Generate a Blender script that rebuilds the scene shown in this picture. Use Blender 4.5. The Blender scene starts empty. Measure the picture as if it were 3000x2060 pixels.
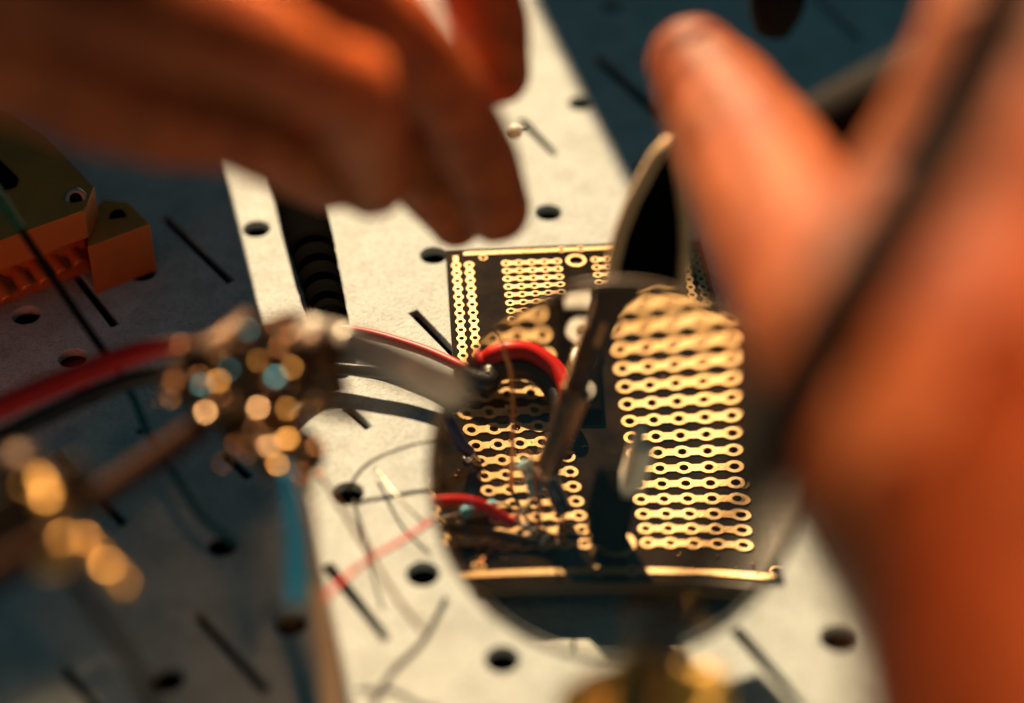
import bpy, bmesh, math, random
import numpy as np
from mathutils import Vector, Matrix
random.seed(7)
R = math.radians
scene = bpy.context.scene
COL = scene.collection
# ------------------------------------------------------------------ camera (1 unit = 1 cm)
scene.unit_settings.scale_length = 0.01
DIST, TILT, FPX = 36.335, R(39.56), 5613.8
CAM = np.array([0, -DIST*math.cos(TILT), DIST*math.sin(TILT)])
AX = np.array([1., 0, 0]); AF = np.array([0, math.cos(TILT), -math.sin(TILT)]); AU = np.array([0, math.sin(TILT), math.cos(TILT)])
cd = bpy.data.cameras.new('camera'); cam = bpy.data.objects.new('camera', cd); COL.objects.link(cam)
cam.location = CAM; cam.rotation_euler = (R(90)-TILT, 0, 0)
cd.sensor_width = 36; cd.lens = 67.37; cd.clip_start = 1; cd.clip_end = 2000
cd.dof.use_dof = True; cd.dof.focus_distance = 36.2; cd.dof.aperture_fstop = 0.044; cd.dof.aperture_blades = 0
scene.camera = cam
# ------------------------------------------------------------------ light
SUN_EL, SUN_AZ = R(32), R(14)
world = bpy.data.worlds.new('World'); scene.world = world; world.use_nodes = True
bg = world.node_tree.nodes['Background']; bg.inputs[0].default_value = (0.095, 0.24, 0.27, 1); bg.inputs[1].default_value = 0.28
sl = bpy.data.lights.new('sun', 'SUN'); sun = bpy.data.objects.new('sun', sl); COL.objects.link(sun)
sl.energy = 10.5; sl.cycles.is_caustics_light = True; sl.angle = R(0.27); sl.color = (1.0, 0.71, 0.41)
SUND = Vector((math.sin(SUN_AZ)*math.cos(SUN_EL), -math.cos(SUN_AZ)*math.cos(SUN_EL), -math.sin(SUN_EL)))
sun.rotation_euler = SUND.to_track_quat('-Z', 'Y').to_euler()
def area(name, loc, target, size, power, color, spread=180):
    l = bpy.data.lights.new(name, 'AREA'); l.shape = 'DISK'; l.size = size; l.energy = power; l.color = color; l.spread = R(spread)
    o = bpy.data.objects.new(name, l); COL.objects.link(o); o.location = loc
    o.rotation_euler = (Vector(target)-Vector(loc)).to_track_quat('-Z', 'Y').to_euler(); return o
scene.view_settings.view_transform = 'Standard'; scene.view_settings.look = 'None'
scene.view_settings.exposure = 0; scene.view_settings.gamma = 1; scene.view_settings.use_curve_mapping = False
scene.render.engine = 'CYCLES'
cy = scene.cycles
cy.use_denoising = True; cy.denoiser = 'OPENIMAGEDENOISE'; cy.max_bounces = 10; cy.diffuse_bounces = 1; cy.transmission_bounces = 8; cy.caustics_refractive = True; cy.caustics_reflective = False
cy.sample_clamp_indirect = 4; cy.blur_glossy = 0.5

# ------------------------------------------------------------------ geometry of the view
def ray(px, py): return AF + AX*(px-1500)/FPX - AU*(py-1030)/FPX
def P(px, py, z): return Vector(CAM + ray(px, py)*z)
def at(px, py, h=0.0):
    d = ray(px, py); return Vector(CAM + d*(h-CAM[2])/d[2])
def wpx(px, z): return px*z/FPX
# magnifier lens: centre, normal, radius, surface radius
LC = np.array(P(1800, 1370, 29.158)); LR = 2.81; RS = 10.309; IOR = 1.5; EDGE = 0.10
_v = -ray(1800, 1370); _v /= np.linalg.norm(_v)
LN = _v + AU*0.107 - AX*0.147; LN /= np.linalg.norm(LN)
SAG = RS - math.sqrt(RS*RS - LR*LR)
HALF = SAG + EDGE/2
def _refr(d, n, e):
    c = -float(np.dot(n, d))
    if c < 0: n = -n; c = -c
    k = 1 - e*e*(1-c*c); return e*d + (e*c - math.sqrt(k))*n
def _hit(o, d, c, r, far):
    oc = o-c; b = float(np.dot(oc, d)); q = float(np.dot(oc, oc)) - r*r; s = math.sqrt(b*b-q)
    return o + d*(-b+s if far else -b-s)
def lat(px, py, h=0.0):
    """point at height h seen at that spot of the photograph through the magnifier"""
    d = ray(px, py); d = d/np.linalg.norm(d)
    c1 = LC + LN*(HALF-RS); c2 = LC - LN*(HALF-RS)
    p = _hit(CAM, d, c1, RS, False); d = _refr(d, (p-c1)/RS, 1/IOR)
    p2 = _hit(p, d, c2, RS, True); d = _refr(d, (p2-c2)/RS, IOR)
    h -= 0.26
    return Vector(p2 + d*(h-p2[2])/d[2])

# ------------------------------------------------------------------ materials
def mat(name, color, rough=0.5, metal=0.0, sss=0.0, bump=None, mix=None, spec=0.5, coat=0.0, trans=0.0, radius=(0.35, 0.1, 0.04)):
    m = bpy.data.materials.new(name); m.use_nodes = True; nt = m.node_tree; b = nt.nodes['Principled BSDF']
    b.inputs['Base Color'].default_value = (*color, 1); b.inputs['Roughness'].default_value = rough; b.inputs['Metallic'].default_value = metal
    b.inputs['Specular IOR Level'].default_value = spec; b.inputs['Coat Weight'].default_value = coat; b.inputs['Transmission Weight'].default_value = trans
    if sss:
        b.inputs['Subsurface Weight'].default_value = sss; b.inputs['Subsurface Radius'].default_value = (1, radius[1]/radius[0], radius[2]/radius[0]); b.inputs['Subsurface Scale'].default_value = radius[0]
    tc = nt.nodes.new('ShaderNodeTexCoord')
    if mix:   # (scale, colour2, lo, hi)
        n = nt.nodes.new('ShaderNodeTexNoise'); n.inputs['Scale'].default_value = mix[0]; n.inputs['Detail'].default_value = 5
        nt.links.new(tc.outputs['Object'], n.inputs['Vector'])
        r = nt.nodes.new('ShaderNodeValToRGB'); r.color_ramp.elements[0].position = mix[2]; r.color_ramp.elements[1].position = mix[3]
        r.color_ramp.elements[0].color = (*color, 1); r.color_ramp.elements[1].color = (*mix[1], 1)
        nt.links.new(n.outputs['Fac'], r.inputs['Fac']); nt.links.new(r.outputs['Color'], b.inputs['Base Color'])
    if bump:  # list of (scale, strength distance)
        prev = None
        for sc, dist in bump:
            n = nt.nodes.new('ShaderNodeTexNoise'); n.inputs['Scale'].default_value = sc; n.inputs['Detail'].default_value = 3
            nt.links.new(tc.outputs['Object'], n.inputs['Vector'])
            bp = nt.nodes.new('ShaderNodeBump'); bp.inputs['Strength'].default_value = 1; bp.inputs['Distance'].default_value = dist
            nt.links.new(n.outputs['Fac'], bp.inputs['Height'])
            if prev: nt.links.new(prev.outputs['Normal'], bp.inputs['Normal'])
            prev = bp
        nt.links.new(prev.outputs['Normal'], b.inputs['Normal'])
    return m
M = {}
M['plate'] = mat('powder_coat', (0.45, 0.52, 0.53), 0.6, 0.0, bump=[(34, 0.014), (9, 0.012)], mix=(1.2, (0.38, 0.44, 0.45), 0.35, 0.7))
def speckle(m, scale, dark, lo, hi):
    nt = m.node_tree; b = nt.nodes['Principled BSDF']; src = b.inputs['Base Color'].links[0].from_socket
    tc = nt.nodes.new('ShaderNodeTexCoord'); n = nt.nodes.new('ShaderNodeTexNoise'); n.inputs['Scale'].default_value = scale; n.inputs['Detail'].default_value = 3; n.inputs['Roughness'].default_value = 0.7
    r = nt.nodes.new('ShaderNodeValToRGB'); r.color_ramp.elements[0].position = lo; r.color_ramp.elements[1].position = hi
    r.color_ramp.elements[0].color = (dark, dark, dark, 1); r.color_ramp.elements[1].color = (1, 1, 1, 1)
    mx = nt.nodes.new('ShaderNodeMix'); mx.data_type = 'RGBA'; mx.blend_type = 'MULTIPLY'; mx.inputs[0].default_value = 1
    nt.links.new(tc.outputs['Object'], n.inputs['Vector']); nt.links.new(n.outputs['Fac'], r.inputs['Fac'])
    nt.links.new(src, mx.inputs[6]); nt.links.new(r.outputs['Color'], mx.inputs[7]); nt.links.new(mx.outputs[2], b.inputs['Base Color'])
M['table'] = mat('dark_table', (0.004, 0.006, 0.008), 0.7)
M['wall'] = mat('dark_wall', (0.03, 0.03, 0.03), 0.9)
M['pcb'] = mat('black_solder_mask', (0.009, 0.005, 0.002), 0.12, 0, bump=[(7, 0.0006)], mix=(2.2, (0.022, 0.012, 0.0045), 0.42, 0.66), spec=0.4)
M['pcb_edge'] = mat('board_laminate', (0.10, 0.06, 0.02), 0.6)
M['gold'] = mat('gold_plating', (0.60, 0.36, 0.14), 0.5, 0.35, bump=[(25, 0.004)], mix=(3, (0.68, 0.46, 0.22), 0.4, 0.7))
M['solder'] = mat('solder', (0.75, 0.72, 0.68), 0.16, 1, bump=[(14, 0.05)])
M['brass'] = mat('brass', (0.60, 0.33, 0.10), 0.3, 1, bump=[(6, 0.03)])
M['tan_metal'] = mat('warm_nickel', (0.72, 0.48, 0.27), 0.4, 0.4, bump=[(20, 0.01)])
M['steel'] = mat('dull_steel', (0.30, 0.28, 0.25), 0.32, 0.9, bump=[(8, 0.01)])
M['darksteel'] = mat('dark_oiled_steel', (0.06, 0.03, 0.014), 0.42, 0.8, bump=[(10, 0.02)])
M['barrel'] = mat('brown_steel', (0.22, 0.11, 0.05), 0.26, 0.9, bump=[(10, 0.01)])
M['brownrod'] = mat('brown_painted_rod', (0.05, 0.018, 0.008), 0.8, spec=0.08)
M['chrome'] = mat('chrome', (0.66, 0.43, 0.25), 0.24, 1)
M['red'] = mat('red_insulation', (0.55, 0.005, 0.003), 0.4, spec=0.35)
M['redthin'] = mat('pale_red_insulation', (0.80, 0.03, 0.015), 0.5)
M['black'] = mat('black_rubber', (0.012, 0.010, 0.009), 0.36, bump=[(20, 0.004)])
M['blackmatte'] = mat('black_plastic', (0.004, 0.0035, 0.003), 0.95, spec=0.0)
M['cable'] = mat('cable_rubber', (0.010, 0.006, 0.004), 0.8, spec=0.2)
M['grey'] = mat('grey_rod_paint', (0.62, 0.56, 0.48), 0.4, 0.2)
M['tabgrey'] = mat('nickel_tab', (0.42, 0.41, 0.38), 0.45, 0.4, bump=[(8, 0.01)])
M['white'] = mat('white_plastic', (0.86, 0.80, 0.72), 0.4, sss=1.0, radius=(0.25, 0.22, 0.18))
M['blueres'] = mat('blue_lacquer', (0.14, 0.55, 0.70), 0.22, coat=0.6)
M['bluecap'] = mat('blue_sleeve', (0.012, 0.04, 0.11), 0.25, coat=0.5)
M['bluewire'] = mat('dark_blue_insulation', (0.012, 0.018, 0.11), 0.4)
M['cyan'] = mat('cyan_insulation', (0.0, 0.50, 0.95), 0.35)
M['bluescrew'] = mat('blue_anodised_screw', (0.01, 0.22, 0.38), 0.3, 0.6)  # blue of the glints put into the metal colour
M['teal'] = mat('teal_insulation', (0.0, 0.09, 0.11), 0.45)
M['green'] = mat('green_insulation', (0.0, 0.12, 0.05), 0.3)
M['peach'] = mat('cream_insulation', (0.85, 0.60, 0.36), 0.45)
M['stripe'] = mat('pale_stripe', (0.75, 0.66, 0.5), 0.4)
M['copper'] = mat('copper_lead', (0.55, 0.24, 0.10), 0.35, 0.9)
M['olive'] = mat('olive_brass_block', (0.46, 0.20, 0.03), 0.45, 0.2, bump=[(7, 0.01)], mix=(0.9, (0.32, 0.16, 0.035), 0.35, 0.7))
M['skin'] = mat('skin', (0.47, 0.115, 0.026), 0.6, sss=0.22, bump=[(3.0, 0.06), (14, 0.012)], mix=(0.8, (0.38, 0.075, 0.020), 0.38, 0.66), spec=0.25)
M['nail'] = mat('nail', (0.70, 0.33, 0.25), 0.35, sss=0.2, coat=0.3)
M['rim'] = mat('smoked_brown_rim', (0.26, 0.19, 0.13), 0.35, spec=0.5)
g = bpy.data.materials.new('lens_glass'); g.use_nodes = True; g.node_tree.nodes.remove(g.node_tree.nodes['Principled BSDF'])
gb = g.node_tree.nodes.new('ShaderNodeBsdfGlass'); gb.inputs['Roughness'].default_value = 0; gb.inputs['IOR'].default_value = IOR; gb.inputs['Color'].default_value = (1, 0.985, 0.95, 1)
g.node_tree.links.new(gb.outputs[0], g.node_tree.nodes['Material Output'].inputs['Surface'])
M['glass'] = g

speckle(M['plate'], 16, 0.66, 0.34, 0.52)
speckle(M['plate'], 1.1, 0.86, 0.40, 0.50)
speckle(M['gold'], 7, 0.6, 0.30, 0.50)
speckle(M['skin'], 1.7, 0.60, 0.36, 0.58)

# ------------------------------------------------------------------ helpers
def link(name, me, m, parent=None):
    o = bpy.data.objects.new(name, me); COL.objects.link(o)
    if m is not None:
        me.materials.clear(); me.materials.append(m)
    if parent is not None: o.parent = parent; o.matrix_parent_inverse = parent.matrix_world.inverted() if False else Matrix.Translation(-parent.location)
    return o
def tag(o, label, cat, group=None, kind=None):
    o['label'] = label; o['category'] = cat
    if group: o['group'] = group
    if kind: o['kind'] = kind
    return o
def thing(name, loc, label, cat, group=None):
    o = bpy.data.objects.new(name, None); COL.objects.link(o); o.location = loc; o.empty_display_size = 0.3
    return tag(o, label, cat, group)
def finish(bm, name, m, parent=None, smooth=True):
    bmesh.ops.recalc_face_normals(bm, faces=bm.faces)
    me = bpy.data.meshes.new(name); bm.to_mesh(me); bm.free()
    if smooth: me.shade_smooth()
    return link(name, me, m, parent)
def smooth_path(pts, n=8):
    pts = [Vector(p) for p in pts]
    if len(pts) < 3: return [pts[0].lerp(pts[-1], i/n) for i in range(n+1)]
    q = [pts[0]*2-pts[1]] + pts + [pts[-1]*2-pts[-2]]; out = []
    for i in range(1, len(q)-2):
        for k in range(n):
            t = k/n; a, b, c, d = q[i-1], q[i], q[i+1], q[i+2]
            out.append(0.5*((2*b) + (c-a)*t + (2*a-5*b+4*c-d)*t*t + (3*b-a-3*c+d)*t**3))
    out.append(pts[-1]); return out
def add_tube(bm, pts, rad, seg=16, n=8, caps=True, smooth=True):
    k0 = len(pts); path = smooth_path(pts, n) if smooth else [Vector(p) for p in pts]
    rads = rad if hasattr(rad, '__len__') else [rad]*k0
    rings = []; prev = None
    for i, p in enumerate(path):
        t = (path[min(i+1, len(path)-1)] - path[max(i-1, 0)]).normalized()
        if prev is None: prev = t.orthogonal().normalized()
        u = (prev - t*prev.dot(t)).normalized(); prev = u; v = t.cross(u)
        f = i/(len(path)-1)*(k0-1); j = min(int(f), k0-2); r = rads[j]+(rads[j+1]-rads[j])*(f-j)
        rings.append([bm.verts.new(p + (u*math.cos(a)+v*math.sin(a))*r) for a in (2*math.pi*s/seg for s in range(seg))])
    for a, b in zip(rings, rings[1:]):
        for s in range(seg): bm.faces.new((a[s], a[(s+1) % seg], b[(s+1) % seg], b[s]))
    if caps: bm.faces.new(rings[0][::-1]); bm.faces.new(rings[-1])
def tube(name, pts, rad, m, parent=None, **k):
    bm = bmesh.new(); add_tube(bm, pts, rad, **k); return finish(bm, name, m, parent)
def add_profile(bm, a, b, prof, seg=24):
    """lathe along a->b, prof = [(s 0..1, r)]"""
    a, b = Vector(a), Vector(b); t = (b-a).normalized(); u = t.orthogonal().normalized(); v = t.cross(u)
    rings = []
    for s, r in prof:
        c = a.lerp(b, s); rings.append([bm.verts.new(c+(u*math.cos(x)+v*math.sin(x))*max(r, 1e-4)) for x in (2*math.pi*i/seg for i in range(seg))])
    for p, q in zip(rings, rings[1:]):
        for s in range(seg): bm.faces.new((p[s], p[(s+1) % seg], q[(s+1) % seg], q[s]))
    bm.faces.new(rings[0][::-1]); bm.faces.new(rings[-1])
def lathe(name, a, b, prof, m, parent=None, seg=24, sharp=False):
    bm = bmesh.new(); add_profile(bm, a, b, prof, seg); return finish(bm, name, m, parent, not sharp)
def rod(name, a, b, r, m, parent=None, bev=0.12):
    L = (Vector(b)-Vector(a)).length; e = min(r*bev*2/L, 0.2)
    return lathe(name, a, b, [(0, r*0.6), (0, r*(1-bev)), (e*0.4, r*0.97), (e, r), (1-e, r), (1-e*0.4, r*0.97), (1, r*(1-bev)), (1, r*0.6)], m, parent)
def ball(name, c, r, m, parent=None, sc=(1, 1, 1)):
    bm = bmesh.new(); bmesh.ops.create_uvsphere(bm, u_segments=28, v_segments=18, radius=1, matrix=Matrix.Translation(Vector(c)) @ Matrix.Diagonal((r*sc[0], r*sc[1], r*sc[2], 1)))
    return finish(bm, name, m, parent)
def frame(origin, z, x):
    z = Vector(z).normalized(); x = Vector(x); x = (x - z*x.dot(z)).normalized(); y = z.cross(x)
    m = Matrix((x, y, z)).transposed().to_4x4(); m.translation = Vector(origin); return m
def dome(name, c, r, m, parent=None, flat=0.42):  # flattened ball turned to flash the sun at the camera
    c = Vector(c); h = (-SUND + (Vector(CAM)-c).normalized()).normalized()
    h = (h + Vector((random.uniform(-1, 1), random.uniform(-1, 1), random.uniform(-1, 1)))*0.08).normalized()
    bm = bmesh.new(); bmesh.ops.create_uvsphere(bm, u_segments=32, v_segments=24, radius=1, matrix=frame(c, h, (1, 0, 0)) @ Matrix.Diagonal((r, r, r*flat, 1)))
    return finish(bm, name, m, parent)
def add_box(bm, mtx, size, off=(0, 0, 0), bev=0.0):
    r = bmesh.ops.create_cube(bm, size=1, matrix=mtx @ Matrix.Translation(off) @ Matrix.Diagonal((*size, 1)))
    if bev:
        ed = list({e for v in r['verts'] for e in v.link_edges})
        bmesh.ops.bevel(bm, geom=ed, offset=bev, segments=2, profile=0.5, affect='EDGES')
def box(name, mtx, size, m, parent=None, off=(0, 0, 0), bev=0.02):
    bm = bmesh.new(); add_box(bm, mtx, size, off, bev); return finish(bm, name, m, parent, False)
def prism(name, pts, h0, h1, m, parent=None, bev=0.03):
    bm = bmesh.new(); f = bm.faces.new([bm.verts.new((p[0], p[1], h0)) for p in pts])
    r = bmesh.ops.extrude_face_region(bm, geom=[f]); bmesh.ops.translate(bm, vec=(0, 0, h1-h0), verts=[v for v in r['geom'] if isinstance(v, bmesh.types.BMVert)])
    if bev: bmesh.ops.bevel(bm, geom=[e for e in bm.edges], offset=bev, segments=2, profile=0.5, affect='EDGES')
    return finish(bm, name, m, parent, False)
def fill2d(loops, thick, bevel=0.0):
    """flat sheet with holes; first loop is the outline"""
    c = bpy.data.curves.new('tmp', 'CURVE'); c.dimensions = '2D'; c.fill_mode = 'BOTH'; c.extrude = thick/2; c.bevel_depth = bevel; c.bevel_resolution = 2
    for lp in loops:
        s = c.splines.new('POLY'); s.points.add(len(lp)-1); s.use_cyclic_u = True
        s.points.foreach_set('co', [x for p in lp for x in (p[0], p[1], 0, 1)])
    o = bpy.data.objects.new('tmp', c); COL.objects.link(o); dg = bpy.context.evaluated_depsgraph_get()
    me = bpy.data.meshes.new_from_object(o.evaluated_get(dg)); bpy.data.objects.remove(o); bpy.data.curves.remove(c)
    return me
def circ(x, y, r, n=28, a0=0): return [(x+r*math.cos(a0+2*math.pi*i/n), y+r*math.sin(a0+2*math.pi*i/n)) for i in range(n)]
def blob(name, chains, vox, m, parent=None, smooth=10):
    """one continuous body grown round joint chains [(point, radius), ...]"""
    bm = bmesh.new()
    for ch in chains:
        for (p, r), (q, s) in zip(ch, ch[1:]):
            n = max(2, int((q-p).length/(min(r, s)*0.22)))
            for i in range(n+1):
                t = i/n; e = t*t*(3-2*t)
                bmesh.ops.create_icosphere(bm, subdivisions=2, radius=r+(s-r)*e, matrix=Matrix.Translation(p.lerp(q, t)))
    me = bpy.data.meshes.new(name); bm.to_mesh(me); bm.free()
    o = link(name, me, m)
    md = o.modifiers.new('r', 'REMESH'); md.mode = 'VOXEL'; md.voxel_size = vox
    sm = o.modifiers.new('s', 'SMOOTH'); sm.factor = 0.6; sm.iterations = smooth
    dg = bpy.context.evaluated_depsgraph_get(); me2 = bpy.data.meshes.new_from_object(o.evaluated_get(dg))
    bpy.data.objects.remove(o); me2.name = name; me2.shade_smooth()
    return link(name, me2, m, parent)

# ------------------------------------------------------------------ setting
HOLES = [(1792, 15), (1701, 303), (1895, 490), (1607, 623), (1271, 748), (752, 671), (417, 798), (77, 923), (213, 1048), (600, 1000), (1020, 1446),
         (652, 1594), (1239, 1682), (1472, 1933), (852, 1826), (493, 1988), (2452, 1872), (260, 1150)]
SMALLH = [(410, 1262), (522, 1178), (1855, 660)]
SLOTS = [(1743, 161, 1942, 342), (1523, 349, 1633, 455), (478, 633, 680, 827), (220, 800, 340, 955), (1207, 910, 1385, 1090), (160, 1318, 368, 1538),
         (650, 1320, 736, 1401), (1010, 1190, 1085, 1255), (570, 1790, 784, 2027), (955, 1652, 1140, 1876), (180, 1950, 330, 2120), (2150, 1840, 2362, 2075), (2380, -20, 2520, 116)]
def clear_of(x, y, pts, d): return all((x-p[0])**2+(y-p[1])**2 > d*d for p in pts)
loops = [[(-45, -22), (45, -22), (45, 45), (-45, 45)]]
ctr = []
for px, py in HOLES:
    c = at(px, py); r = 0.30; ctr.append(c); loops.append(circ(c.x, c.y, r))
for px, py in SMALLH:
    c = at(px, py); ctr.append(c); loops.append(circ(c.x, c.y, 0.11 if py > 700 else 0.06, 16))
for x0, y0, x1, y1 in SLOTS:
    a, b = at(x0, y0), at(x1, y1); d = (b-a).normalized(); n = Vector((-d.y, d.x, 0))*(0.18 if x0 == 1743 else 0.12)
    loops.append([(p.x, p.y) for p in (a-n, b-n, b+n*0.95, a+n)]); ctr += [a, b, (a+b)/2]
for i in range(-13, 14):           # the same pattern carries on outside the frame
    for j in range(-6, 13):
        x, y = i*3.1+(j % 2)*1.5, j*3.2
        if (abs(x) > 11.5 or y > 15 or y < -10.5) and y > -20 and y < 42: loops.append(circ(x, y, 0.30))
me = fill2d(loops, 0.14, 0.03); plate = link('metal_plate', me, M['plate'])
plate.location = (0, 0, -0.10); plate['kind'] = 'structure'
bm = bmesh.new(); bmesh.ops.create_grid(bm, x_segments=2, y_segments=2, size=150, matrix=Matrix.Translation((0, 0, -2.4)))
t = finish(bm, 'table_top', M['table']); t['kind'] = 'structure'
# two unseen panels added behind the bench to cut the sunlight to a strip
def sun_blocker(name, px0, px1, back, side, h):
    a, b = at(*px0), at(*px1); d = (a-b).normalized(); p = a+d*back; n = Vector((-d.y, d.x, 0))*(1 if side < 0 else -1)
    q = p+n*60; th = d*1.5
    o = prism(name, [(p.x, p.y), (q.x, q.y), ((q+th).x, (q+th).y), ((p+th).x, (p+th).y)][::(1 if side > 0 else -1)], -2.3, h, M['wall'], bev=0); o['kind'] = 'structure'
sun_blocker('wall_window_side', (635, 505), (725, 945), 13, -1, 18.0)
sun_blocker('wall_far_side', (1600, 160), (1850, 660), 75, 1, 59.5)

# ------------------------------------------------------------------ prototyping board
PIT = 0.254; HT = 0.36; HN = HT + 0.26; TH = 0.16
BO = at(1300, 722, HT) + Vector((0.037, -0.123, 0)); BA = R(3.86)
BU = Vector((math.cos(BA), math.sin(BA), 0)); BV = Vector((math.sin(BA), -math.cos(BA), 0))
def bd(u, v, h=0.0): return BO + BU*(u*PIT) + BV*(v*PIT) + Vector((0, 0, h))   # board columns, rows
NROW = 30; R1 = 2.1; BW = 20.25
BH = R1 + NROW - 1 + 2.9
brd = thing('prototype_board', BO, 'black prototyping circuit board with gold plated pad rows lying on the metal plate', 'circuit board')
COLS_L = [4.62+i for i in range(5)]; COLS_R = [11.6+i for i in range(5)]; RAILS = [0.75, 1.75, 18.5, 19.5]
def loc(u, v): return (u*PIT, -v*PIT)
bl = [[loc(0.12, 0), loc(BW-0.12, 0), loc(BW, 0.12), loc(BW, BH-0.12), loc(BW-0.12, BH), loc(0.12, BH), loc(0, BH-0.12), loc(0, 0.12)]]
for r in range(NROW):
    for u in COLS_L+COLS_R+RAILS: bl.append(circ(*loc(u, R1+r), 0.047, 10))
BIG = [(10.1, R1, 0.13), (10.1, R1+NROW-1, 0.17), (2.9, 1.25, 0.055), (16.8, R1+NROW+0.6, 0.055), (3.1, R1+NROW+0.4, 0.055)]
for u, v, r in BIG: bl.append(circ(*loc(u, v), r, 24))
me = fill2d(bl, TH)
sub = link('substrate', me, M['pcb'], brd)
BM = frame(BO, (0, 0, 1), BU)
def on_board(o, dz): o.parent = brd; o.matrix_parent_inverse = Matrix(); o.matrix_basis = Matrix.Rotation(BA, 4, 'Z'); o.location = (0, 0, dz)
on_board(sub, -TH/2)
me.materials.append(M['pcb_edge'])
for p in me.polygons:
    if abs(p.normal.z) < 0.5: p.material_index = 1
def dogbone(us, v, vert=False, rp=0.093, neck=0.052):
    """outline and holes of a strip of pads"""
    n = len(us); L = (n-1)*PIT; xs = []
    for i in range(n):
        xs += [i*PIT + rp*math.sin(R(a)) for a in range(-90, 91, 15)]
    up = []
    for x in sorted(set(xs)):
        i = min(range(n), key=lambda k: abs(x-k*PIT)); dx = abs(x-i*PIT); w = math.sqrt(max(rp*rp-dx*dx, 0))
        if 0 < x < L: w = max(w, neck)
        up.append((x, w))
    o = up + [(x, -w) for x, w in up[::-1][1:-1]]
    lp = [o] + [circ(i*PIT, 0, 0.05, 14) for i in range(n)]
    if vert: lp = [[(v*PIT+y, -us[0]*PIT-x) for x, y in l] for l in lp]
    else: lp = [[(us[0]*PIT+x, -v*PIT+y) for x, y in l] for l in lp]
    return lp
def pad_part(name, loops, t=0.012):
    me = fill2d(loops, t); o = link(name, me, M['gold'], brd); on_board(o, t/2+0.001); return o
for r in range(NROW):
    for cs in (COLS_L, COLS_R): pad_part('pad_row', dogbone(cs, R1+r))
for u in RAILS: pad_part('rail_strip', dogbone([R1+i for i in range(NROW)], u, True, 0.098, 0.058))
def rect(u0, v0, u1, v1): return [loc(u0, v0), loc(u1, v0), loc(u1, v1), loc(u0, v1)]
pad_part('border_trace', [rect(1.4, 0.42, 8.8, 0.82)] ); pad_part('border_trace', [rect(10.9, 0.42, 18.6, 0.82)])
pad_part('border_trace', [rect(9.25, 0.42, 10.45, 0.82)])
pad_part('border_trace', [rect(0.55, 0.9, 0.95, R1-0.45)])
bv = R1+NROW-1+2.0
for u0, u1 in ((1.4, 8.7), (9.3, 10.4), (11.0, 18.7)): pad_part('border_trace', [rect(u0, bv-0.2, u1, bv+0.2)])
for k, (u, v) in enumerate(((9.1, 0.62), (10.6, 0.62), (8.95+0.1, bv), (10.65, bv))):
    pad_part('link_ring', [circ(*loc(u, v), 0.085, 20), circ(*loc(u, v), 0.05, 20)], 0.016)
for u, v, r in BIG:
    rr = r+0.075 if r > 0.1 else r+0.028
    o = pad_part('mounting_ring', [circ(*loc(u, v), rr, 36), circ(*loc(u, v), r+0.004, 36)], 0.014)
# solder scraps and scratches near the joints
bmm = bmesh.new()
for k in range(110):
    u, v = random.uniform(2, 18.5), random.uniform(R1+18, R1+31); 
    if u > 10.5 and v < R1+29.6 and random.random() < 0.8: continue
    c = bd(u, v, 0.012); a = random.uniform(0, 6.3); L = random.uniform(0.01, 0.035); d = Vector((math.cos(a), math.sin(a), 0.1))*L
    add_tube(bmm, [c-d, c+Vector((0, 0, 0.006)), c+d], [0.004, 0.009, 0.004], seg=6, n=2)
o = finish(bmm, 'solder_specks', M['brass'], brd); o['kind'] = 'stuff'
# feet under the board
for u, v in ((1, 1.2), (18.8, 1.2), (1, BH-1.0), (18.8, BH-1.0)):
    rod('standoff', bd(u, v, -TH-0.002), bd(u, v, -HT+0.002), 0.16, M['blackmatte'], brd)

# ------------------------------------------------------------------ magnifier
mg = thing('magnifier', LC, 'round glass magnifier lens in a thin dark rim held over the circuit board', 'magnifier')
LM = frame(LC, LN, (1, 0, 0))
def lens_mesh():
    bm = bmesh.new(); N, K = 128, 40; tops = []
    for sgn in (1, -1):
        rings = []
        for k in range(1, K+1):
            r = LR*math.sin(k/K*math.pi/2); z = sgn*(HALF - (RS-math.sqrt(RS*RS-r*r)))
            rings.append([bm.verts.new(LM @ Vector((r*math.cos(2*math.pi*i/N), r*math.sin(2*math.pi*i/N), z))) for i in range(N)])
        c = bm.verts.new(LM @ Vector((0, 0, sgn*HALF)))
        for i in range(N): bm.faces.new((c, rings[0][i], rings[0][(i+1) % N]))
        for a, b in zip(rings, rings[1:]):
            for i in range(N): bm.faces.new((a[i], b[i], b[(i+1) % N], a[(i+1) % N]))
        tops.append(rings[-1])
    a, b = tops
    side = [bm.faces.new((a[i], b[i], b[(i+1) % N], a[(i+1) % N])) for i in range(N)]
    for f in side:
        for e in f.edges:
            if (e.verts[0] in a and e.verts[1] in a) or (e.verts[0] in b and e.verts[1] in b): e.smooth = False
    return bm
lens = finish(lens_mesh(), 'lens', M['glass'], mg); lens.cycles.is_caustics_caster = True
plate.cycles.is_caustics_receiver = True; sub.cycles.is_caustics_receiver = True
bm = bmesh.new(); N = 96; rings = []
for i in range(N):
    a = 2*math.pi*i/N; rings.append([bm.verts.new(LM @ Vector(((LR+0.02+rr)*math.cos(a), (LR+0.02+rr)*math.sin(a), zz))) for rr, zz in ((0, 0.09), (0.02, 0.13), (0.07, 0.13), (0.09, 0.08), (0.09, -0.08), (0.07, -0.13), (0.02, -0.13), (0, -0.09))])
for i in range(N):
    p, q = rings[i], rings[(i+1) % N]
    for k in range(8): bm.faces.new((p[k], p[(k+1) % 8], q[(k+1) % 8], q[k]))
finish(bm, 'rim', M['rim'], mg)

# ------------------------------------------------------------------ parts on the board (seen through the magnifier)
def lp(pts): return [lat(*p) for p in pts]
def pp(pts): return [P(*p) for p in pts]
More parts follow.
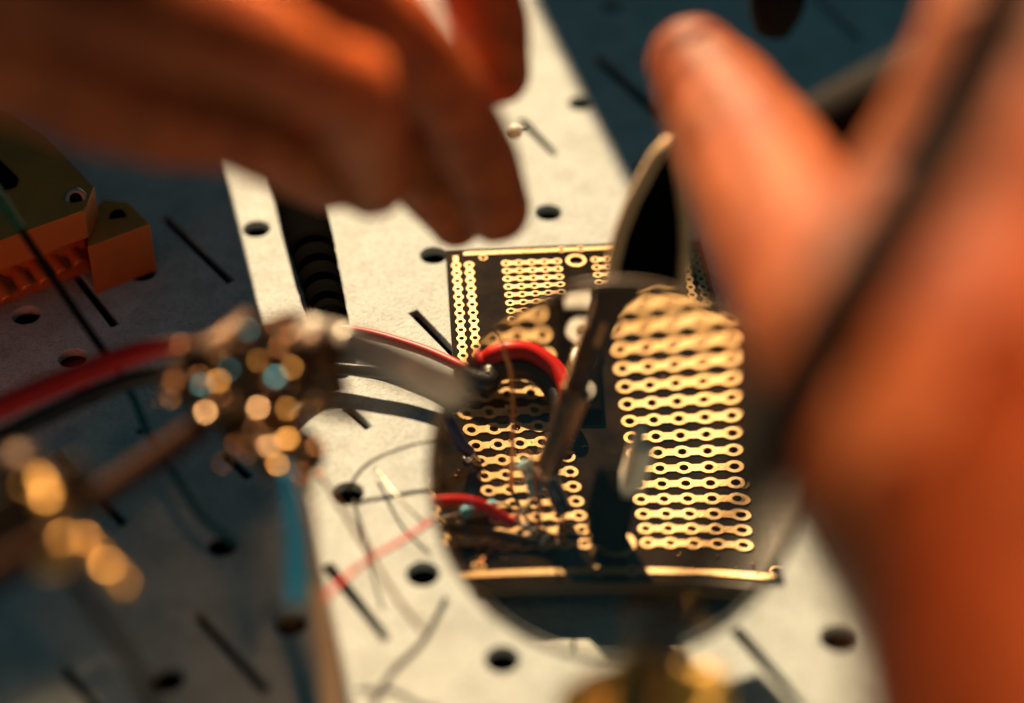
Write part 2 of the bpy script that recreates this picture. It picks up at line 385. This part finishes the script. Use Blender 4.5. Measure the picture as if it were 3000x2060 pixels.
# standing power transistor
c0 = lat(1768, 1588, HN)
tr = thing('power_transistor', c0, 'black bodied transistor with white metal tab standing upright beside the clip on the board', 'transistor', None)
TM = frame(c0, (0.16, 0.05, 1), (0.05, -1, 0))
box('body', TM, (0.66, 0.42, 0.72), M['blackmatte'], tr, (0, 0, 0.51), 0.02)
TM2 = frame(TM @ Vector((0, 0.12, 0.86)), (0.20, 0.0, 1), (0, -1, 0))
box('tab', TM2, (0.46, 0.14, 0.92), M['white'], tr, (0.0, 0.0, 0.46), 0.012)
box('tab_flange', TM2, (0.20, 0.20, 0.72), M['white'], tr, (0.31, 0.05, 0.66), 0.015)
for k in (-1, 0, 1):
    box('pin', TM, (0.05, 0.04, 0.20), M['tan_metal'], tr, (k*0.25, -0.16, 0.07), 0.006)
# flat connector at the far end of the middle channel
q = lp([(1640, 1225, HN), (1765, 1225, HN), (1742, 850, HN), (1632, 850, HN)])
cn = thing('terminal_tab', (q[0]+q[2])/2, 'grey metal tab with a round hole in a dark frame lying on the upper board', 'connector')
prism('base', q, HT+0.004, HT+0.12, M['blackmatte'], cn)
q = lp([(1652, 935, HN), (1735, 935, HN), (1730, 875, HN), (1650, 875, HN)]); prism('tab', q, HT+0.124, HT+0.17, M['tabgrey'], cn, bev=0.01)
cc = lat(1700, 1003, HN); me = fill2d([circ(cc.x, cc.y, 0.16, 32), circ(cc.x, cc.y, 0.055, 24)], 0.05); o = link('ring', me, M['tabgrey'], cn); o.location = o.location + Vector((0, 0, HT+0.15))
cc = lat(1706, 1075, HN); ball('pad', (cc.x, cc.y, HT+0.13), 0.13, M['tabgrey'], cn, (1, 1.3, 0.3))
cc = lat(1715, 1170, HN); ball('pad', (cc.x, cc.y, HT+0.13), 0.12, M['tabgrey'], cn, (1, 1.4, 0.3))
# upright teal resistor
a, b = lat(1576, 1452, HN+0.30), lat(1532, 1348, HN+0.62)
rs = thing('resistor', Vector((a.x, a.y, HT)), 'teal striped resistor standing upright in front of the metal barrel', 'resistor', 'resistors on the board')
lathe('body', a, b, [(0, 0.03), (0.03, 0.08), (0.10, 0.105), (0.20, 0.102), (0.27, 0.080), (0.34, 0.086), (0.46, 0.086), (0.50, 0.080), (0.66, 0.082), (0.73, 0.080), (0.80, 0.105), (0.92, 0.108), (0.98, 0.085), (1, 0.03)], M['blueres'], rs)
for s0, mm in ((0.38, M['bluecap']), (0.55, M['stripe']), (0.70, M['bluecap']), (0.88, M['white'])):
    rr = 0.112 if s0 > 0.8 else 0.089
    lathe('colour_band', a.lerp(b, s0-0.03), a.lerp(b, s0+0.03), [(0, rr), (1, rr)], mm, rs)
tube('lead', [a, a+(a-b)*0.25, Vector((a.x+0.03, a.y-0.04, HT))], 0.016, M['copper'], rs, seg=8)
tube('lead', [b, b+(b-a)*0.2+Vector((0.04, 0, 0.02)), b+Vector((0.13, -0.03, 0.0)), lat(1585, 1560, HN)], 0.016, M['copper'], rs, seg=8)
# lying resistor under the small red wire
a, b = lat(1352, 1503, HN+0.1), lat(1455, 1480, HN+0.1)
rs = thing('resistor', a.lerp(b, 0.5), 'blue resistor lying flat under the short red wire', 'resistor', 'resistors on the board')
lathe('body', a, b, [(0, 0.03), (0.04, 0.07), (0.14, 0.085), (0.24, 0.066), (0.76, 0.066), (0.86, 0.085), (0.96, 0.07), (1, 0.03)], M['blueres'], rs)
for s0, mm in ((0.36, M['red']), (0.5, M['bluecap']), (0.64, M['red'])):
    lathe('colour_band', a.lerp(b, s0-0.03), a.lerp(b, s0+0.03), [(0, 0.07), (1, 0.07)], mm, rs)
tube('lead', [a, a-(b-a)*0.35, lat(1283, 1520, HN)], 0.018, M['solder'], rs, seg=8)
tube('lead', [b, b+(b-a)*0.2, lat(1500, 1490, HN)], 0.018, M['solder'], rs, seg=8)
# small electrolytic capacitor
a, b = lat(1652, 1497, HN+0.14), lat(1606, 1392, HN+0.62)
cp = thing('capacitor', Vector((a.x, a.y, HT)), 'small dark blue capacitor with a pale stripe leaning below the metal barrel', 'capacitor')
lathe('can', a, b, [(0, 0.09), (0.02, 0.115), (0.10, 0.12), (0.15, 0.11), (0.2, 0.12), (0.96, 0.12), (1, 0.10), (1, 0.07)], M['bluecap'], cp)
t_ = (b-a).normalized(); side = (t_.cross(Vector((0, 0, 1)))).normalized(); up_ = side.cross(t_)
sd = (up_*0.9 - Vector(AF)*0.5 + side*0.25); sd = (sd - t_*sd.dot(t_)).normalized()
tube('polarity_stripe', [a+sd*0.101+t_*0.08, b+sd*0.101-t_*0.03], 0.024, M['stripe'], cp, seg=10)
lathe('top_cap', b-t_*0.004, b+t_*0.012, [(0, 0.098), (0.6, 0.096), (1, 0.08)], M['chrome'], cp)
for dx in (-0.04, 0.04): tube('lead', [a+side*dx, lat(1640+dx*300, 1590, HN)], 0.014, M['copper'], cp, seg=8)
# bare leads that were bent and soldered
t1 = tube('bent_lead', [lat(1566, 1400, 1.15), lat(1574, 1460, 0.95), lat(1578, 1510, 0.8), lat(1578, 1568, HN)], 0.028, M['copper'], seg=8)
tag(t1, 'flat copper coloured lead between the teal resistor and the blue capacitor', 'component lead')
t1 = tube('bare_wire', [lat(1452, 955, 2.6), lat(1482, 1040, 2.25), lat(1499, 1110, 1.95), lat(1503, 1240, 1.45), lat(1500, 1350, 1.0), lat(1497, 1437, HN)], [0.014, 0.022, 0.024, 0.024, 0.026, 0.03], M['copper'], seg=8)
tag(t1, 'long thin copper wire rising straight up from a pad row on the board', 'wire')
# twisted strands and solder joint at the end of the red wire
jt = thing('solder_joint', lat(1520, 1530, HN), 'shiny solder joint with twisted strands at the end of the short red wire', 'solder joint')
for k in range(7):
    o = random.uniform(-10, 10)
    tube('strand', [lat(1500, 1522+o*0.6, 0.78), lat(1528, 1500+o, 0.80+0.02*k), lat(1552, 1478+o, 0.84), lat(1566, 1440+o, 0.92)], 0.010, M['solder'], jt, seg=6)
for px, py, r in ((1512, 1528, 0.05), (1540, 1545, 0.06), (1588, 1592, 0.055), (1565, 1562, 0.06), (1600, 1575, 0.045), (1370, 1350, 0.06), (1702, 1568, 0.03)):
    c = lat(px, py, HN); ball('solder_bead', (c.x, c.y, HT+r*0.4), r, M['solder'], jt, (1.2, 1, 0.75))
# short red wire
t1 = tube('red_wire', [lat(1235, 1478, 0.95), lat(1300, 1466, 1.0), lat(1370, 1468, 1.0), lat(1430, 1488, 0.92), lat(1475, 1518, 0.80), lat(1506, 1533, 0.75)], 0.066, M['red'], seg=20)
tag(t1, 'short red insulated wire ending at the solder joint on the board', 'wire')
# black wire below it
t1 = tube('black_wire', [lat(1225, 1560, 0.75), lat(1300, 1549, 0.78), lat(1380, 1556, 0.76), lat(1480, 1568, 0.72), lat(1580, 1590, 0.68)], 0.055, M['black'], seg=20)
tag(t1, 'glossy black wire lying low on the board below the short red wire', 'wire')
t1 = tube('wire_offcut', [lat(1402, 1657, HN+0.01), lat(1425, 1625, HN+0.03), lat(1450, 1600, HN+0.03), lat(1475, 1612, HN+0.02), lat(1500, 1604, HN+0.03), lat(1545, 1610, HN+0.02)], 0.016, M['copper'], seg=8)
tag(t1, 'bent copper wire offcut lying on the lower edge of the board', 'wire offcut')
# dark blue wire end
bw = thing('blue_wire', lat(1372, 1345, HN), 'dark blue insulated wire end with a soldered tip at the left of the board', 'wire')
tube('insulation', [lat(1290, 1180, 1.3), lat(1318, 1240, 1.15), lat(1350, 1300, 0.92), lat(1376, 1325, 0.78)], 0.07, M['bluewire'], bw)
tube('bare_tip', [lat(1376, 1325, 0.78), lat(1392, 1340, 0.72), lat(1402, 1352, HN)], 0.035, M['solder'], bw, seg=10)
# thick red and black pair
RW = pp([(-120, 1245, 30.5), (150, 1130, 30.8), (420, 1030, 31.5), (600, 1000, 33.6)]) + [at(850, 965, 0.5), at(1040, 972, 0.42), at(1200, 1012, 0.46), at(1330, 1064, 0.52)]
RL = [lat(1390, 1048, 0.84), lat(1440, 1040, 0.95), lat(1495, 1026, 1.04), lat(1560, 1034, 1.04), lat(1625, 1080, 1.0), lat(1658, 1140, 0.95), lat(1662, 1200, 0.85), lat(1650, 1262, 0.68)]
t1 = tube('red_power_wire', RW + RL, [0.2, 0.2, 0.19, 0.17, 0.13, 0.105] + [0.10]*10, M['red'], seg=24)
tag(t1, 'thick red wire arching over the black wire on the board', 'wire', 'power wires')
BWp = pp([(-120, 1345, 31.0), (150, 1210, 31.3), (400, 1110, 32), (640, 1078, 34.0)]) + [at(900, 1075, 0.42), at(1100, 1090, 0.36), at(1300, 1110, 0.48)]
BL = [lat(1385, 1110, 0.82), lat(1440, 1092, 0.84), lat(1500, 1080, 0.86), lat(1560, 1088, 0.86), lat(1612, 1130, 0.84), lat(1640, 1195, 0.80), lat(1640, 1290, 0.68)]
t1 = tube('black_power_wire', BWp + BL, [0.16, 0.16, 0.15, 0.13] + [0.115]*10, M['black'], seg=24)
tag(t1, 'thick black wire arching beneath the red wire on the board', 'wire', 'power wires')

# ------------------------------------------------------------------ alligator clip held by the right hand
A, B = lat(1600, 1390, 1.2), P(1985, 388, 31.0); ax = (B-A).normalized(); CL = (B-A).length
tw = Vector(-AF) ; CMX = frame(A, ax, Vector(AX)); ny = CMX.to_3x3() @ Vector((0, 1, 0))
SG = -1 if ny.dot(Vector(AF)) > 0 else 1          # local y towards the camera
cl = thing('alligator_clip', A, 'open alligator clip with tan metal handles, black inside and toothed jaw above the board', 'alligator clip')
def cpt(x, y, s): return CMX @ Vector((x, y*SG, s))
lathe('barrel', cpt(0, 0, -0.02), cpt(0, 0, 1.22), [(0, 0.12), (0, 0.15), (0.04, 0.165), (0.5, 0.18), (0.85, 0.20), (0.93, 0.21), (0.97, 0.20), (1, 0.15)], M['barrel'], cl)
lathe('collar', cpt(0, 0, -0.05), cpt(0, 0, 0.05), [(0, 0.13), (0.1, 0.172), (0.9, 0.178), (1, 0.13)], M['chrome'], cl)
bm = bmesh.new()
for s, h in ((1.12, 0), ): pass
def strip(bm, sts):
    """closed swept box: stations of (s, x0, x1, y0, y1)"""
    rg = [[bm.verts.new(cpt(x, y, s)) for x, y in ((x0, y0), (x1, y0), (x1, y1), (x0, y1))] for s, x0, x1, y0, y1 in sts]
    for a, b in zip(rg, rg[1:]):
        for k in range(4): bm.faces.new((a[k], a[(k+1) % 4], b[(k+1) % 4], b[k]))
    bm.faces.new(rg[0][::-1]); bm.faces.new(rg[-1])
strip(bm, [(1.1, -0.14, 0.13, -0.10, 0.08), (1.5, -0.15, 0.14, -0.12, 0.10), (2.0, -0.17, 0.17, -0.12, 0.12), (2.45, -0.19, 0.22, -0.1, 0.14), (2.75, -0.30, 0.33, -0.1, 0.14), (3.0, -0.35, 0.75, -0.1, 0.12)])
finish(bm, 'jaw', M['darksteel'], cl, False)
bm = bmesh.new()
for k in range(9):
    s = 1.18+k*0.105; add_profile(bm, cpt(-0.13-0.004*k, 0.02, s), cpt(-0.20-0.006*k, 0.06, s+0.01), [(0, 0.052), (0.6, 0.045), (0.9, 0.022), (1, 0.008)], 10)
finish(bm, 'teeth', M['chrome'], cl)
box('slot', CMX, (0.07, 0.03, 0.34), M['brass'], cl, (0.02, SG*0.125, 2.05), 0.01)
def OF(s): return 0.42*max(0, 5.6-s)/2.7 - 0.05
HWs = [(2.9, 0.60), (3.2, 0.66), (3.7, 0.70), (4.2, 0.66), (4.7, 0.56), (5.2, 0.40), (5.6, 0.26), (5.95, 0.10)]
bm = bmesh.new(); strip(bm, [(s, -w*0.84+OF(s), w*0.84+OF(s), -0.16, -0.06) for s, w in HWs]); finish(bm, 'lining', M['blackmatte'], cl, False)  # black floor stands for the shade inside the channel
for sg in (-1, 1):
    bm = bmesh.new(); st = []
    for s, w in HWs:
        o = OF(s); x = sg*w+o; st.append((s, min(x, x-sg*0.19), max(x, x-sg*0.19), -0.2, 0.20))
    strip(bm, st); bmesh.ops.bevel(bm, geom=list(bm.edges), offset=0.03, segments=2, affect='EDGES'); finish(bm, 'handle', M['tan_metal'], cl, True)

# ------------------------------------------------------------------ hands
def hc(l): return [(P(x, y, z), wpx(r, z)) for x, y, z, r in l]
lh = blob('hand', [
    hc([(1452, 612, 30.8, 108), (1408, 470, 29.4, 120), (1300, 260, 27.2, 132), (1120, 50, 25.2, 146), (900, -150, 23.6, 175)]),
    hc([(1335, 655, 31.2, 78), (1240, 520, 30.2, 105), (1120, 380, 28.2, 125)]),
    hc([(1088, 530, 28.8, 116), (1075, 410, 27.2, 132), (1000, 235, 24.4, 158), (740, 120, 23.0, 168), (380, 0, 21.8, 195), (0, -150, 21, 220)]),
    hc([(1462, 215, 30.4, 98), (1440, 60, 29.2, 118), (1370, -140, 27.4, 140)]),
    hc([(960, 500, 29, 126), (860, 440, 27.8, 140), (700, 350, 26.2, 165), (480, 290, 25.0, 205), (240, 180, 24.0, 256), (-40, 40, 23, 285), (-400, -140, 21.5, 320)]),
    hc([(1000, 60, 26.5, 120), (700, -60, 24.8, 190), (200, -180, 22.5, 260)]),
], 0.05, M['skin'], smooth=9)
tag(lh, 'left hand reaching in with bent fingers pinching together above the board', 'hand')
rh = blob('hand', [
    hc([(2035, 190, 28.8, 145), (2125, 330, 28.2, 195), (2235, 520, 26.5, 235), (2365, 760, 23.8, 268), (2560, 1050, 21, 330)]),
    hc([(2960, -150, 23, 200), (2880, 130, 22.5, 195), (2760, 400, 22.5, 200), (2630, 640, 22.5, 210), (2500, 900, 21, 290)]),
    hc([(3150, 300, 18.6, 330), (3020, 700, 18.2, 400), (2960, 1150, 17.6, 470), (3000, 1600, 17, 520), (3080, 2100, 16.5, 580)]),
    hc([(2500, 1000, 20.8, 330), (2670, 1350, 19, 390), (2860, 1700, 18, 400), (2940, 2100, 17.4, 440)]),
], 0.06, M['skin'], smooth=14)
tag(rh, 'right hand with thumb and finger squeezing the alligator clip, palm very close', 'hand')
def nail(c, nrm, along, r, parent):
    m = frame(c, nrm, along); bm = bmesh.new()
    bmesh.ops.create_uvsphere(bm, u_segments=24, v_segments=12, radius=1, matrix=m @ Matrix.Diagonal((r*1.2, r*0.85, r*0.22, 1))); finish(bm, 'fingernail', M['nail'], parent)
_n = (-Vector(ray(2035, 190)) + Vector(AX)*0.38 + Vector(AU)*0.25).normalized()
nail(P(2035, 190, 28.8) + _n*0.645, _n, P(2000, 80, 28.8)-P(2085, 260, 28.8), 0.40, rh)
# dark shape added for shade in the crook of the hand; then the cable
si = thing('soldering_iron', P(2500, 300, 28), 'dark soldering iron handle resting in the crook between thumb and finger', 'soldering iron')
lathe('grip', P(2290, 480, 29.2), P(2900, 170, 27.0), [(0, 0.3), (0.02, 0.55), (0.2, 0.72), (0.7, 0.74), (1, 0.7)], M['cable'], si, seg=32)
t1 = tube('cable', pp([(3080, -160, 16.6), (2950, 60, 16.6), (2790, 370, 16.6), (2610, 680, 16.4), (2440, 960, 16.6), (2320, 1190, 17.6), (2230, 1370, 19.2), (2110, 1570, 21.2), (2000, 1740, 22.5), (1925, 1900, 23), (1880, 2120, 23)]), [0.30, 0.32, 0.35, 0.37, 0.38, 0.36, 0.30, 0.20, 0.15, 0.14, 0.14], M['cable'], seg=20)
tag(t1, 'thick black cable crossing in front of the right hand, far out of focus', 'cable')
t1 = tube('tool_handle', pp([(2310, -200, 31), (2275, 10, 31.5), (2262, 90, 31.8)]), [0.5, 0.46, 0.3], M['cable'], seg=24)
tag(t1, 'dark rounded tool handle hanging down behind the thumb', 'tool')

# ------------------------------------------------------------------ helping hand stand with its ball joints
def Q(x, y, z): return P(x, y, z+1.7) if z < 28 else P(x, y, z)
def ph(l): return [Q(*p) for p in l]
hh = thing('helping_hand_stand', Q(720, 1180, 26.5), 'dark articulated stand arm with many shiny screws and a grey rod holding the magnifier', 'stand')
tube('rod', ph([(1340, 1150, 28.9), (1180, 1075, 28.2), (1000, 1005, 27.4), (900, 985, 27)]), 0.29, M['grey'], hh, seg=24, n=4)
tube('rod', ph([(250, 1480, 24.6), (420, 1365, 25.4), (600, 1240, 26.2)]), 0.19, M['brownrod'], hh, seg=24, n=4)
jx = Q(740, 1110, 26.8)
fx = frame(jx, Vector((-0.3, -0.5, 0.8)), Vector((1, 0.35, 0.2)))
box('clamp_plate', fx, (1.55, 1.0, 0.22), M['darksteel'], hh, (0, 0, 0.25), 0.06)
box('clamp_plate', fx, (1.45, 0.95, 0.22), M['darksteel'], hh, (0.05, -0.05, -0.3), 0.06)
fx2 = frame(Q(800, 1240, 26.8), Vector((0.2, -0.6, 0.7)), Vector((0.5, -0.9, 0.2)))
box('clamp_plate', fx2, (1.1, 0.7, 0.35), M['darksteel'], hh, (0, 0, 0), 0.08)
ball('ball_joint', Q(640, 1170, 27), 0.42, M['darksteel'], hh); ball('ball_joint', Q(920, 1050, 27), 0.45, M['darksteel'], hh)
ball('ball_joint', Q(830, 1350, 26.6), 0.36, M['darksteel'], hh)
lathe('wing_nut', Q(560, 1080, 26.8), Q(760, 960, 27.6), [(0, 0.2), (0.1, 0.34), (0.5, 0.3), (0.9, 0.38), (1, 0.2)], M['darksteel'], hh)
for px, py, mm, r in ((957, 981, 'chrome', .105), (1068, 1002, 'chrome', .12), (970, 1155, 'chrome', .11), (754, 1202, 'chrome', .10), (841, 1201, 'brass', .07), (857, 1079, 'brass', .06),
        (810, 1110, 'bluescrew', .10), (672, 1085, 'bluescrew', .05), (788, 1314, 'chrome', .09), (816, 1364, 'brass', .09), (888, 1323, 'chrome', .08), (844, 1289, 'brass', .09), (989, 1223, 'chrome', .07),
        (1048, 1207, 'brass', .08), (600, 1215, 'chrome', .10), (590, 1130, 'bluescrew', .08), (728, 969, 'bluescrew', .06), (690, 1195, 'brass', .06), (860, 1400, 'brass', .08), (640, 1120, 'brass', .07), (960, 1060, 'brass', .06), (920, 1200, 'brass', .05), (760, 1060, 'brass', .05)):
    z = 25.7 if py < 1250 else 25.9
    dome('screw', Q(px, py, z), r*0.92, M[mm], hh)  # domes added where out-of-focus glints should show
for (a_, b_) in (((905, 1190, 26), (1060, 1215, 26.3)), ((770, 1290, 26), (800, 1400, 26.2)), ((880, 1300, 26), (905, 1430, 26.4)), ((560, 1230, 26), (700, 1180, 25.8))):
    tube('screw_shank', ph([a_, b_]), 0.11, M['darksteel'], hh, seg=14)
for px, py, z, rr in ((740, 1080, 27.6, 0.72), (860, 1000, 27.8, 0.58), (850, 1330, 27.6, 0.55), (620, 1080, 27.8, 0.5), (760, 1250, 27.8, 0.6)): ball('clamp_knob', Q(px, py, z), rr, M['brownrod'], hh, (1, 0.8, 0.8))
for k in range(60):
    a_, q_ = random.uniform(0, 6.283), math.sqrt(random.random())
    px, py = 740+290*q_*math.cos(a_), 1150+225*q_*math.sin(a_)
    dome('screw', Q(px, py, random.uniform(25.6, 26.9)), random.uniform(0.03, 0.062), M[random.choice(['copper', 'barrel', 'barrel'])], hh, random.uniform(0.4, 0.7))
fx3 = frame(Q(560, 1130, 27.2), Vector((0.2, -0.5, 0.8)), Vector((1, -0.5, 0)))
box('clamp_plate', fx3, (0.9, 0.55, 0.25), M['darksteel'], hh, (0, 0, 0), 0.06)
box('clamp_plate', frame(Q(900, 1130, 27.4), Vector((-0.2, -0.5, 0.8)), Vector((1, 0.3, 0))), (1.2, 0.7, 0.2), M['darksteel'], hh, (0, 0, 0), 0.06)
# lower joint of the same arm
fx = frame(Q(90, 1490, 23.4), Vector((0, -0.5, 0.85)), Vector((1, 0.55, 0)))
box('clamp_plate', fx, (1.7, 0.75, 0.3), M['darksteel'], hh, (0, 0, 0), 0.08)
ball('ball_joint', Q(60, 1400, 23.8), 0.42, M['darksteel'], hh)
tube('wing', ph([(110, 1400, 23), (150, 1480, 22.8), (175, 1530, 22.8)]), [0.10, 0.19, 0.12], M['brass'], hh, seg=14)
tube('wing', ph([(110, 1660, 22.6), (170, 1640, 22.6), (210, 1570, 22.8)]), [0.10, 0.16, 0.12], M['brass'], hh, seg=14)
tube('rod', ph([(-150, 1760, 22.8), (60, 1640, 23), (200, 1560, 23.2)]), 0.2, M['brownrod'], hh, seg=20, n=4)
tube('screw_shank', ph([(240, 1590, 23), (320, 1670, 22.8), (375, 1725, 22.6)]), [0.14, 0.13, 0.10], M['brass'], hh, seg=14)
for px, py, r in ((136, 1465, .14), (185, 1585, .13), (316, 1667, .12), (364, 1710, .07), (75, 1425, .06)): dome('screw', Q(px, py, 22.4), r*0.9, M['brass'], hh, 0.5)

# ------------------------------------------------------------------ strain relief boot of a cable on the plate
sb = thing('cable_boot', at(930, 760, 0.5), 'black ribbed cable boot lying on the sunlit plate under the left hand', 'cable')
a, b = at(840, 430, 0.42), at(972, 955, 0.42); L = (b-a).length
prof = [(0, 0.50), (0.30, 0.50), (0.60, 0.46)]
s = 0.62
for k in range(4):
    prof += [(s, 0.44-0.03*k), (s+0.003, 0.27), (s+0.036, 0.27), (s+0.039, 0.44-0.03*k), (s+0.068, 0.43-0.03*k)]; s += 0.092
prof += [(1, 0.25)]
lathe('sleeve', a, b, prof, M['blackmatte'], sb, seg=32, sharp=True)

# ------------------------------------------------------------------ loose wires
def wire(name, pts, r, m, label, group=None, **k):
    return tag(tube(name, pts, r, M[m], **k), label, 'wire', group)
wire('black_wire', [at(1275, 1290, 0.5), at(1200, 1305, 0.45), at(1120, 1335, 0.4), at(1060, 1375, 0.3), at(1022, 1432, 0.1), at(1022, 1450, -0.5)], 0.028, 'black', 'thin black wire curving down into a round hole of the sunlit plate')
wire('dark_wire', pp([(935, 1385, 31.0), (1000, 1490, 30.8), (1075, 1610, 30.6), (1165, 1755, 30.2), (1240, 1850, 30)]), 0.035, 'copper', 'thin brown wire running down between the black wire and the dark slot')
wire('dark_wire', [at(1100, 1370, 0.15), at(1160, 1450, 0.3), at(1240, 1530, 0.3)], 0.025, 'steel', 'thin grey wire slanting to the left edge of the magnifier')
wire('dark_wire', [at(1035, 1465, 0.05), at(1060, 1540, 0.3), at(1090, 1620, 0.5)], 0.025, 'black', 'short thin black wire rising from the round plate hole')
wire('red_wire', [at(1262, 1528, 0.7), at(1180, 1582, 0.9), at(1080, 1640, 1.0), at(985, 1718, 1.2), at(930, 1790, 1.4)], 0.04, 'redthin', 'pale red thin wire crossing the plate left of the magnifier')
wire('cyan_wire', pp([(838, 1370, 27.0), (858, 1480, 27.2), (868, 1600, 27.2), (866, 1700, 27.2), (862, 1770, 27.2)]), [0.08, 0.12, 0.14, 0.14, 0.11], 'cyan', 'bright blue wire hanging down below the stand joint')
wire('brown_wire', pp([(880, 1390, 27.4), (905, 1500, 27.8), (915, 1600, 28), (922, 1720, 28.2)]), 0.08, 'copper', 'brown wire hanging beside the bright blue wire')
cw = thing('cream_wire', P(930, 1710, 28.4), 'thick cream coloured wire running down to the lower edge with small clips at its top', 'wire')
tube('insulation', pp([(925, 1690, 28.4), (945, 1830, 28.4), (965, 1960, 28.2), (972, 2150, 28)]), [0.10, 0.15, 0.16, 0.16], M['peach'], cw, seg=20)
for px, py, mm in ((877, 1706, 'chrome'), (880, 1776, 'chrome'), (842, 1806, 'brass'), (915, 1690, 'blueres')): dome('bead', P(px, py, 27.6), 0.085, M[mm], cw)  # domes added to give blurred glint discs
tl = thing('test_lead', P(200, 880, 33.5), 'thin dark lead with a green tip slanting across the plate past the brass block', 'wire')
tube('lead', pp([(60, 670, 33.2), (130, 775, 33.4), (210, 895, 33.4), (290, 1010, 33.4), (350, 1090, 33.3)]), 0.075, M['cable'], tl, seg=12)
tube('lead', pp([(350, 1090, 33.3), (395, 1175, 33.0), (440, 1280, 32.6), (520, 1400, 31.8), (600, 1520, 31), (690, 1590, 30.6)]), 0.07, M['teal'], tl, seg=12)
tube('green_tip', pp([(-30, 545, 33), (10, 600, 33.1), (62, 672, 33.2)]), [0.13, 0.12, 0.08], M['green'], tl, seg=14)
wire('dark_wire', pp([(150, 1600, 26.5), (260, 1760, 26.5), (380, 1930, 26.3), (470, 2120, 26)]), 0.085, 'cable', 'dark thin wire sloping down in the shaded lower corner')
pn = thing('headed_pin', P(1512, 385, 34), 'tiny pale headed pin sticking out beside the left fingertips', 'pin')
ball('head', P(1510, 385, 34), 0.13, M['white'], pn); tube('shank', pp([(1510, 385, 34), (1545, 375, 34.4)]), 0.03, M['steel'], pn, seg=8)
# crumpled brass tip cleaner
bm = bmesh.new(); bmesh.ops.create_icosphere(bm, subdivisions=5, radius=1)
from mathutils import noise
for v in bm.verts:
    d = v.co.normalized(); v.co = d*(1+0.22*noise.noise(d*2.3+Vector((3, 1, 7)))+0.10*noise.noise(d*6)+0.05*noise.noise(d*14))
bmesh.ops.transform(bm, matrix=Matrix.Translation(P(1890, 2165, 25.2)) @ Matrix.Diagonal((1.2, 0.95, 1.25, 1)), verts=bm.verts)
M['wool'] = mat('golden_brass_wool', (0.85, 0.50, 0.10), 0.42, 0.5, bump=[(5, 0.08)])
o = finish(bm, 'brass_tip_cleaner', M['wool']); tag(o, 'crumpled golden brass tip cleaner at the lower edge, out of focus', 'tip cleaner')

# ------------------------------------------------------------------ brass block with cable ends
bk = thing('brass_block', at(150, 600, 0), 'large olive brass block with one cut corner and rows of small round pins', 'metal block')
def top(px, py, h): p = at(px, py, h); return (p.x, p.y)
M['copperface'] = mat('copper_face', (0.60, 0.17, 0.03), 0.4, 0.4, bump=[(5, 0.02)])  # orange glow put into the colour of side faces and pins
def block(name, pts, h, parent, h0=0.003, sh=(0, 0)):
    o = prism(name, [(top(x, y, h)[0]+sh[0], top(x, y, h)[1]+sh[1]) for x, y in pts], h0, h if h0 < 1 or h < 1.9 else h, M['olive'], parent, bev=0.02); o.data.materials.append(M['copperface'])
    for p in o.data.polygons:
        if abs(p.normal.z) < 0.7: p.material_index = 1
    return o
BP = [(-420, 860), (246, 616), (256, 600), (276, 546), (130, 392), (0, 308), (-420, 40)]
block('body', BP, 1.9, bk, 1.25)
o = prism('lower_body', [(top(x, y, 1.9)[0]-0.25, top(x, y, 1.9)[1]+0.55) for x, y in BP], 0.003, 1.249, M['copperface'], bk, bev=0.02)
lathe('screw_hole', P(0, 0, 1) if False else at(222, 583, 1.902), at(222, 583, 1.93), [(0, 0.22), (0.8, 0.2), (1, 0.14)], M['steel'], bk)
lathe('screw_socket', at(222, 583, 1.931), at(222, 583, 1.95), [(0, 0.12), (1, 0.12)], M['blackmatte'], bk)  # black disc for the dark inside the socket
prism('chip', [top(x, y, 1.9) for x, y in [(-200, 560), (0, 565), (50, 548), (56, 530), (0, 475), (-200, 420)]], 1.902, 2.0, M['blackmatte'], bk)
for k, (x, y) in enumerate([(22, 880), (82, 848), (134, 828), (182, 802), (236, 776)]):
    a, b = at(x-75, y-105, 0.85), at(x, y, 0.45)
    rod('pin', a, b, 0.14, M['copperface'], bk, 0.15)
b2 = thing('small_brass_block', at(350, 700, 0), 'small brass block with one hole in its top beside the large block', 'metal block')
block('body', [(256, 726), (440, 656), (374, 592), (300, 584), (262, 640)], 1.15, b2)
lathe('hole', at(346, 638, 1.152), at(346, 638, 1.16), [(0, 0.17), (1, 0.17)], M['blackmatte'], b2)  # black disc laid on top for the dark of the opening

# ------------------------------------------------------------------ unseen lamps added to warm the block and the hands
L1 = area('orange_lamp', at(-260, 1330, 1.8), at(140, 760, 0.8), 1.2, 11, (1.0, 0.16, 0.02), 70)  # added for the orange glow on the block front
L2 = area('warm_fill_lamp', (8, -27, 31), (5.0, -15.8, 10.5), 5, 250, (1.0, 0.47, 0.19), 34)  # added to brighten the palm facing the camera
L3 = area('warm_key_lamp', (4.5, 8, 35), (-2.2, -7.0, 10.4), 1.0, 300, (1.0, 0.60, 0.30), 15)  # added to light the ridges of the left hand
